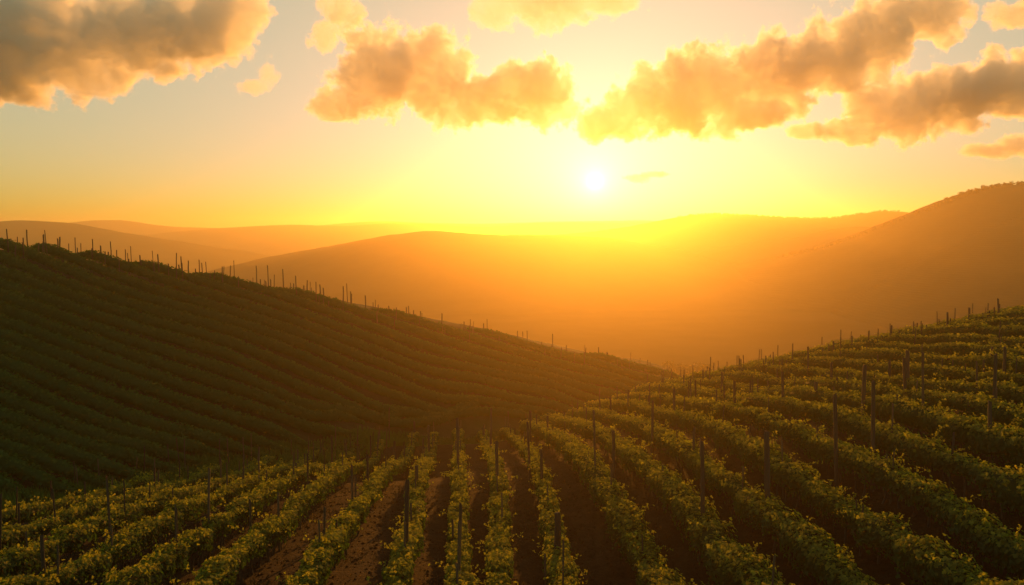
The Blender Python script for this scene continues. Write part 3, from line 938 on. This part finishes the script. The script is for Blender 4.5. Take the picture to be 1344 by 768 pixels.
def wood(name, P_, C_, p0, p1, n, size, label, back=14, seed=50):
    parts = []
    r = np.random.default_rng(seed)
    for i in range(n):
        px = r.uniform(p0, p1)
        c = ridge_point(px, P_, C_)
        s = size * r.uniform(.6, 1.25)
        v, p, m = crown_arrays(60, 4.5 * s, 6.5 * s, int(r.integers(1e6)), 1.3 * s)
        parts.append((v + c + np.array([r.normal(0, 1), r.uniform(-back, 6), -.6]), p, 0.0))
    v, p, yv = merge(parts)
    me = mesh_np(name, v, p)
    add_color(me, 'leaf_tone', yv)
    tag(link(name, me, M_TREE_LEAF), label, 'woodland', kind='stuff')
wood('forest', RIDGE_PX, RIDGE_C, 1200, 1480, 300, .38, 'dark wood along the top of the big right hill', 12, 51)
wood('forest', M2_PX, M2_C, 890, 1190, 320, .34, 'fringe of trees along the long far ridge', 10, 52)

# ------------------------------------------------------------------ haze
def box(name, lo, hi):
    v = [(x, y, z) for x in (lo[0], hi[0]) for y in (lo[1], hi[1]) for z in (lo[2], hi[2])]
    p = np.array([[0, 1, 3, 2], [4, 6, 7, 5], [0, 4, 5, 1], [2, 3, 7, 6], [0, 2, 6, 4], [1, 5, 7, 3]])
    return mesh_np(name, v, [p])
m, n, l = new_mat('evening_haze')
n.remove(n['Principled BSDF'])
pv = n.new('ShaderNodeVolumePrincipled')
pv.inputs['Color'].default_value = (1.0, .81, .42, 1)
pv.inputs['Density'].default_value = HAZE_DENSITY
pv.inputs['Anisotropy'].default_value = HAZE_G
l.new(pv.outputs[0], n['Material Output'].inputs['Volume'])
tag(link('haze', box('haze', (-2300, -1500, -52), (2300, 2550, 34)), m), 'thin golden evening haze over the whole valley', 'haze', kind='stuff')

# ------------------------------------------------------------------ clouds
CLOUD_D = 3000.0
def cloud(blobs, label, dens=.028, amp=1.5, scale=1.0, dist=CLOUD_D, thin=.5, soft=.10, thr=.24):
    """a real body of cloud: round swellings given as sight lines (x, y, half width, half height), filled with broken vapour"""
    m2 = dist / F
    blobs = [(a, b, c * 1.1, d * 1.1) for a, b, c, d in blobs]
    cs, rs = [], []
    for (px, py, rx, ry) in blobs:
        cs.append(at(px, py, dist + random.uniform(-.3, .3) * rx * m2))
        rs.append((1.15 * rx * m2, max(rx, ry) * m2 * .8 * thin, 1.15 * ry * m2))
    cs, rs = np.array(cs), np.array(rs)
    org = cs.mean(0)
    vs_, fs, off = [], [], 0
    import bmesh
    bm = bmesh.new()
    bmesh.ops.create_icosphere(bm, subdivisions=3, radius=1)
    sv = np.array([v.co[:] for v in bm.verts]); sf = np.array([[v.index for v in f.verts] for f in bm.faces])
    bm.free()
    for c, r in zip(cs, rs):
        vs_.append(sv * r * 1.42 + c - org); fs.append(sf + off); off += len(sv)
    tmp = bpy.data.objects.new('tmp', mesh_np('tmp', np.concatenate(vs_), [np.concatenate(fs)]))
    COL.objects.link(tmp)
    md = tmp.modifiers.new('r', 'REMESH'); md.mode = 'VOXEL'; md.voxel_size = max(10.0, float(rs.min()) * .35)
    dg = bpy.context.evaluated_depsgraph_get()
    me = bpy.data.meshes.new_from_object(tmp.evaluated_get(dg))
    bpy.data.objects.remove(tmp)
    me.name = 'cloud'
    me.materials.clear()
    m, n, l = new_mat('cloud_vapour')
    n.remove(n['Principled BSDF'])
    tc = n.new('ShaderNodeTexCoord')
    P = tc.outputs['Object']
    nz = noise_node(n, l, .0075 * scale, 5, .62, P)
    nz2 = noise_node(n, l, .034 * scale, 3, .6, P)
    nm = n.new('ShaderNodeMath'); nm.operation = 'MULTIPLY_ADD'; nm.inputs[1].default_value = .36
    l.new(nz2.outputs['Fac'], nm.inputs[0]); l.new(nz.outputs['Fac'], nm.inputs[2])
    nb = n.new('ShaderNodeMath'); nb.operation = 'SUBTRACT'; nb.inputs[1].default_value = .18
    l.new(nm.outputs[0], nb.inputs[0])
    cur = None
    for c, r in zip(cs - org, rs):
        a = n.new('ShaderNodeVectorMath'); a.operation = 'MULTIPLY_ADD'
        l.new(P, a.inputs[0]); a.inputs[1].default_value = tuple(1 / r); a.inputs[2].default_value = tuple(-c / r)
        b = n.new('ShaderNodeVectorMath'); b.operation = 'LENGTH'; l.new(a.outputs[0], b.inputs[0])
        if cur is None: cur = b.outputs['Value']
        else:
            s_ = n.new('ShaderNodeMath'); s_.operation = 'SMOOTH_MIN'; s_.inputs[2].default_value = .25
            l.new(cur, s_.inputs[0]); l.new(b.outputs['Value'], s_.inputs[1]); cur = s_.outputs[0]
    # density = clamp((1 - d + amp*(noise-.5) - thr) / soft)
    k1 = n.new('ShaderNodeMath'); k1.operation = 'SUBTRACT'; k1.inputs[0].default_value = 1 - thr - .5 * amp; l.new(cur, k1.inputs[1])
    k2 = n.new('ShaderNodeMath'); k2.operation = 'MULTIPLY_ADD'; l.new(nb.outputs[0], k2.inputs[0]); k2.inputs[1].default_value = amp; l.new(k1.outputs[0], k2.inputs[2])
    k3 = n.new('ShaderNodeMapRange'); k3.inputs['From Min'].default_value = 0; k3.inputs['From Max'].default_value = soft
    k3.inputs['To Max'].default_value = dens; l.new(k2.outputs[0], k3.inputs[0])
    pv = n.new('ShaderNodeVolumeScatter')
    pv.inputs[0].default_value = (.97, .95, .92, 1)
    pv.inputs['Anisotropy'].default_value = CLOUD_G
    l.new(k3.outputs[0], pv.inputs['Density'])
    l.new(pv.outputs[0], n['Material Output'].inputs['Volume'])
    m.cycles.volume_step_rate = CLOUD_STEP if hasattr(m, 'cycles') and hasattr(m.cycles, 'volume_step_rate') else 1
    o = link('cloud', me, m)
    o.location = org
    tag(o, label, 'cloud', 'clouds in the evening sky')
    return o
CLOUD_G, CLOUD_STEP = .5, .14
cloud([(-40,55,120,75),(60,50,120,72),(170,45,110,60),(250,35,85,58),(305,20,60,50),(20,112,60,26),(120,98,70,26)], 'large dark brown cloud bank filling the top left corner of the sky', dens=.030)
cloud([(448,138,45,26),(490,95,58,60),(565,95,62,62),(630,130,62,36),(698,120,62,46),(725,140,36,24)], 'puffy grey gold cloud just left of the sun with a flat base', dens=.048, scale=1.3)
cloud([(650,15,38,26),(720,5,64,34),(795,-4,50,30)], 'bright ragged cloud at the top edge above the sun', dens=.022, scale=1.8)
cloud([(800,164,48,26),(830,150,44,34),(870,132,64,50),(935,112,70,62),(1012,95,64,62),(1080,78,68,54),(1150,52,70,52),(1215,18,64,42),(1000,150,60,20)], 'long grey gold cloud climbing to the right from above the sun', dens=.048, scale=1.2)
cloud([(1060,174,30,12),(1112,172,45,20),(1172,142,64,46),(1240,130,70,48),(1320,112,75,48),(1390,100,60,45)], 'long dark cloud at the right edge below the biggest one', dens=.048, scale=1.2)
cloud([(1300,198,45,10),(1350,190,50,16)], 'thin low streak of cloud at the right edge of the sky', dens=.035, scale=2.2)
cloud([(838,234,20,6),(858,229,24,4)], 'tiny thin cloud streak just right of the sun', dens=.03, scale=3.5)
cloud([(1325,20,34,20),(1370,10,40,24)], 'small dark cloud cut by the top right corner', dens=.035, scale=2)
cloud([(425,48,22,22),(447,12,32,30)], 'soft grey wisp of cloud at the top left of centre', dens=.035, scale=2.6)
cloud([(332,114,24,11),(352,98,14,18)], 'small golden puff of cloud under the big left bank', dens=.022, scale=3.2)
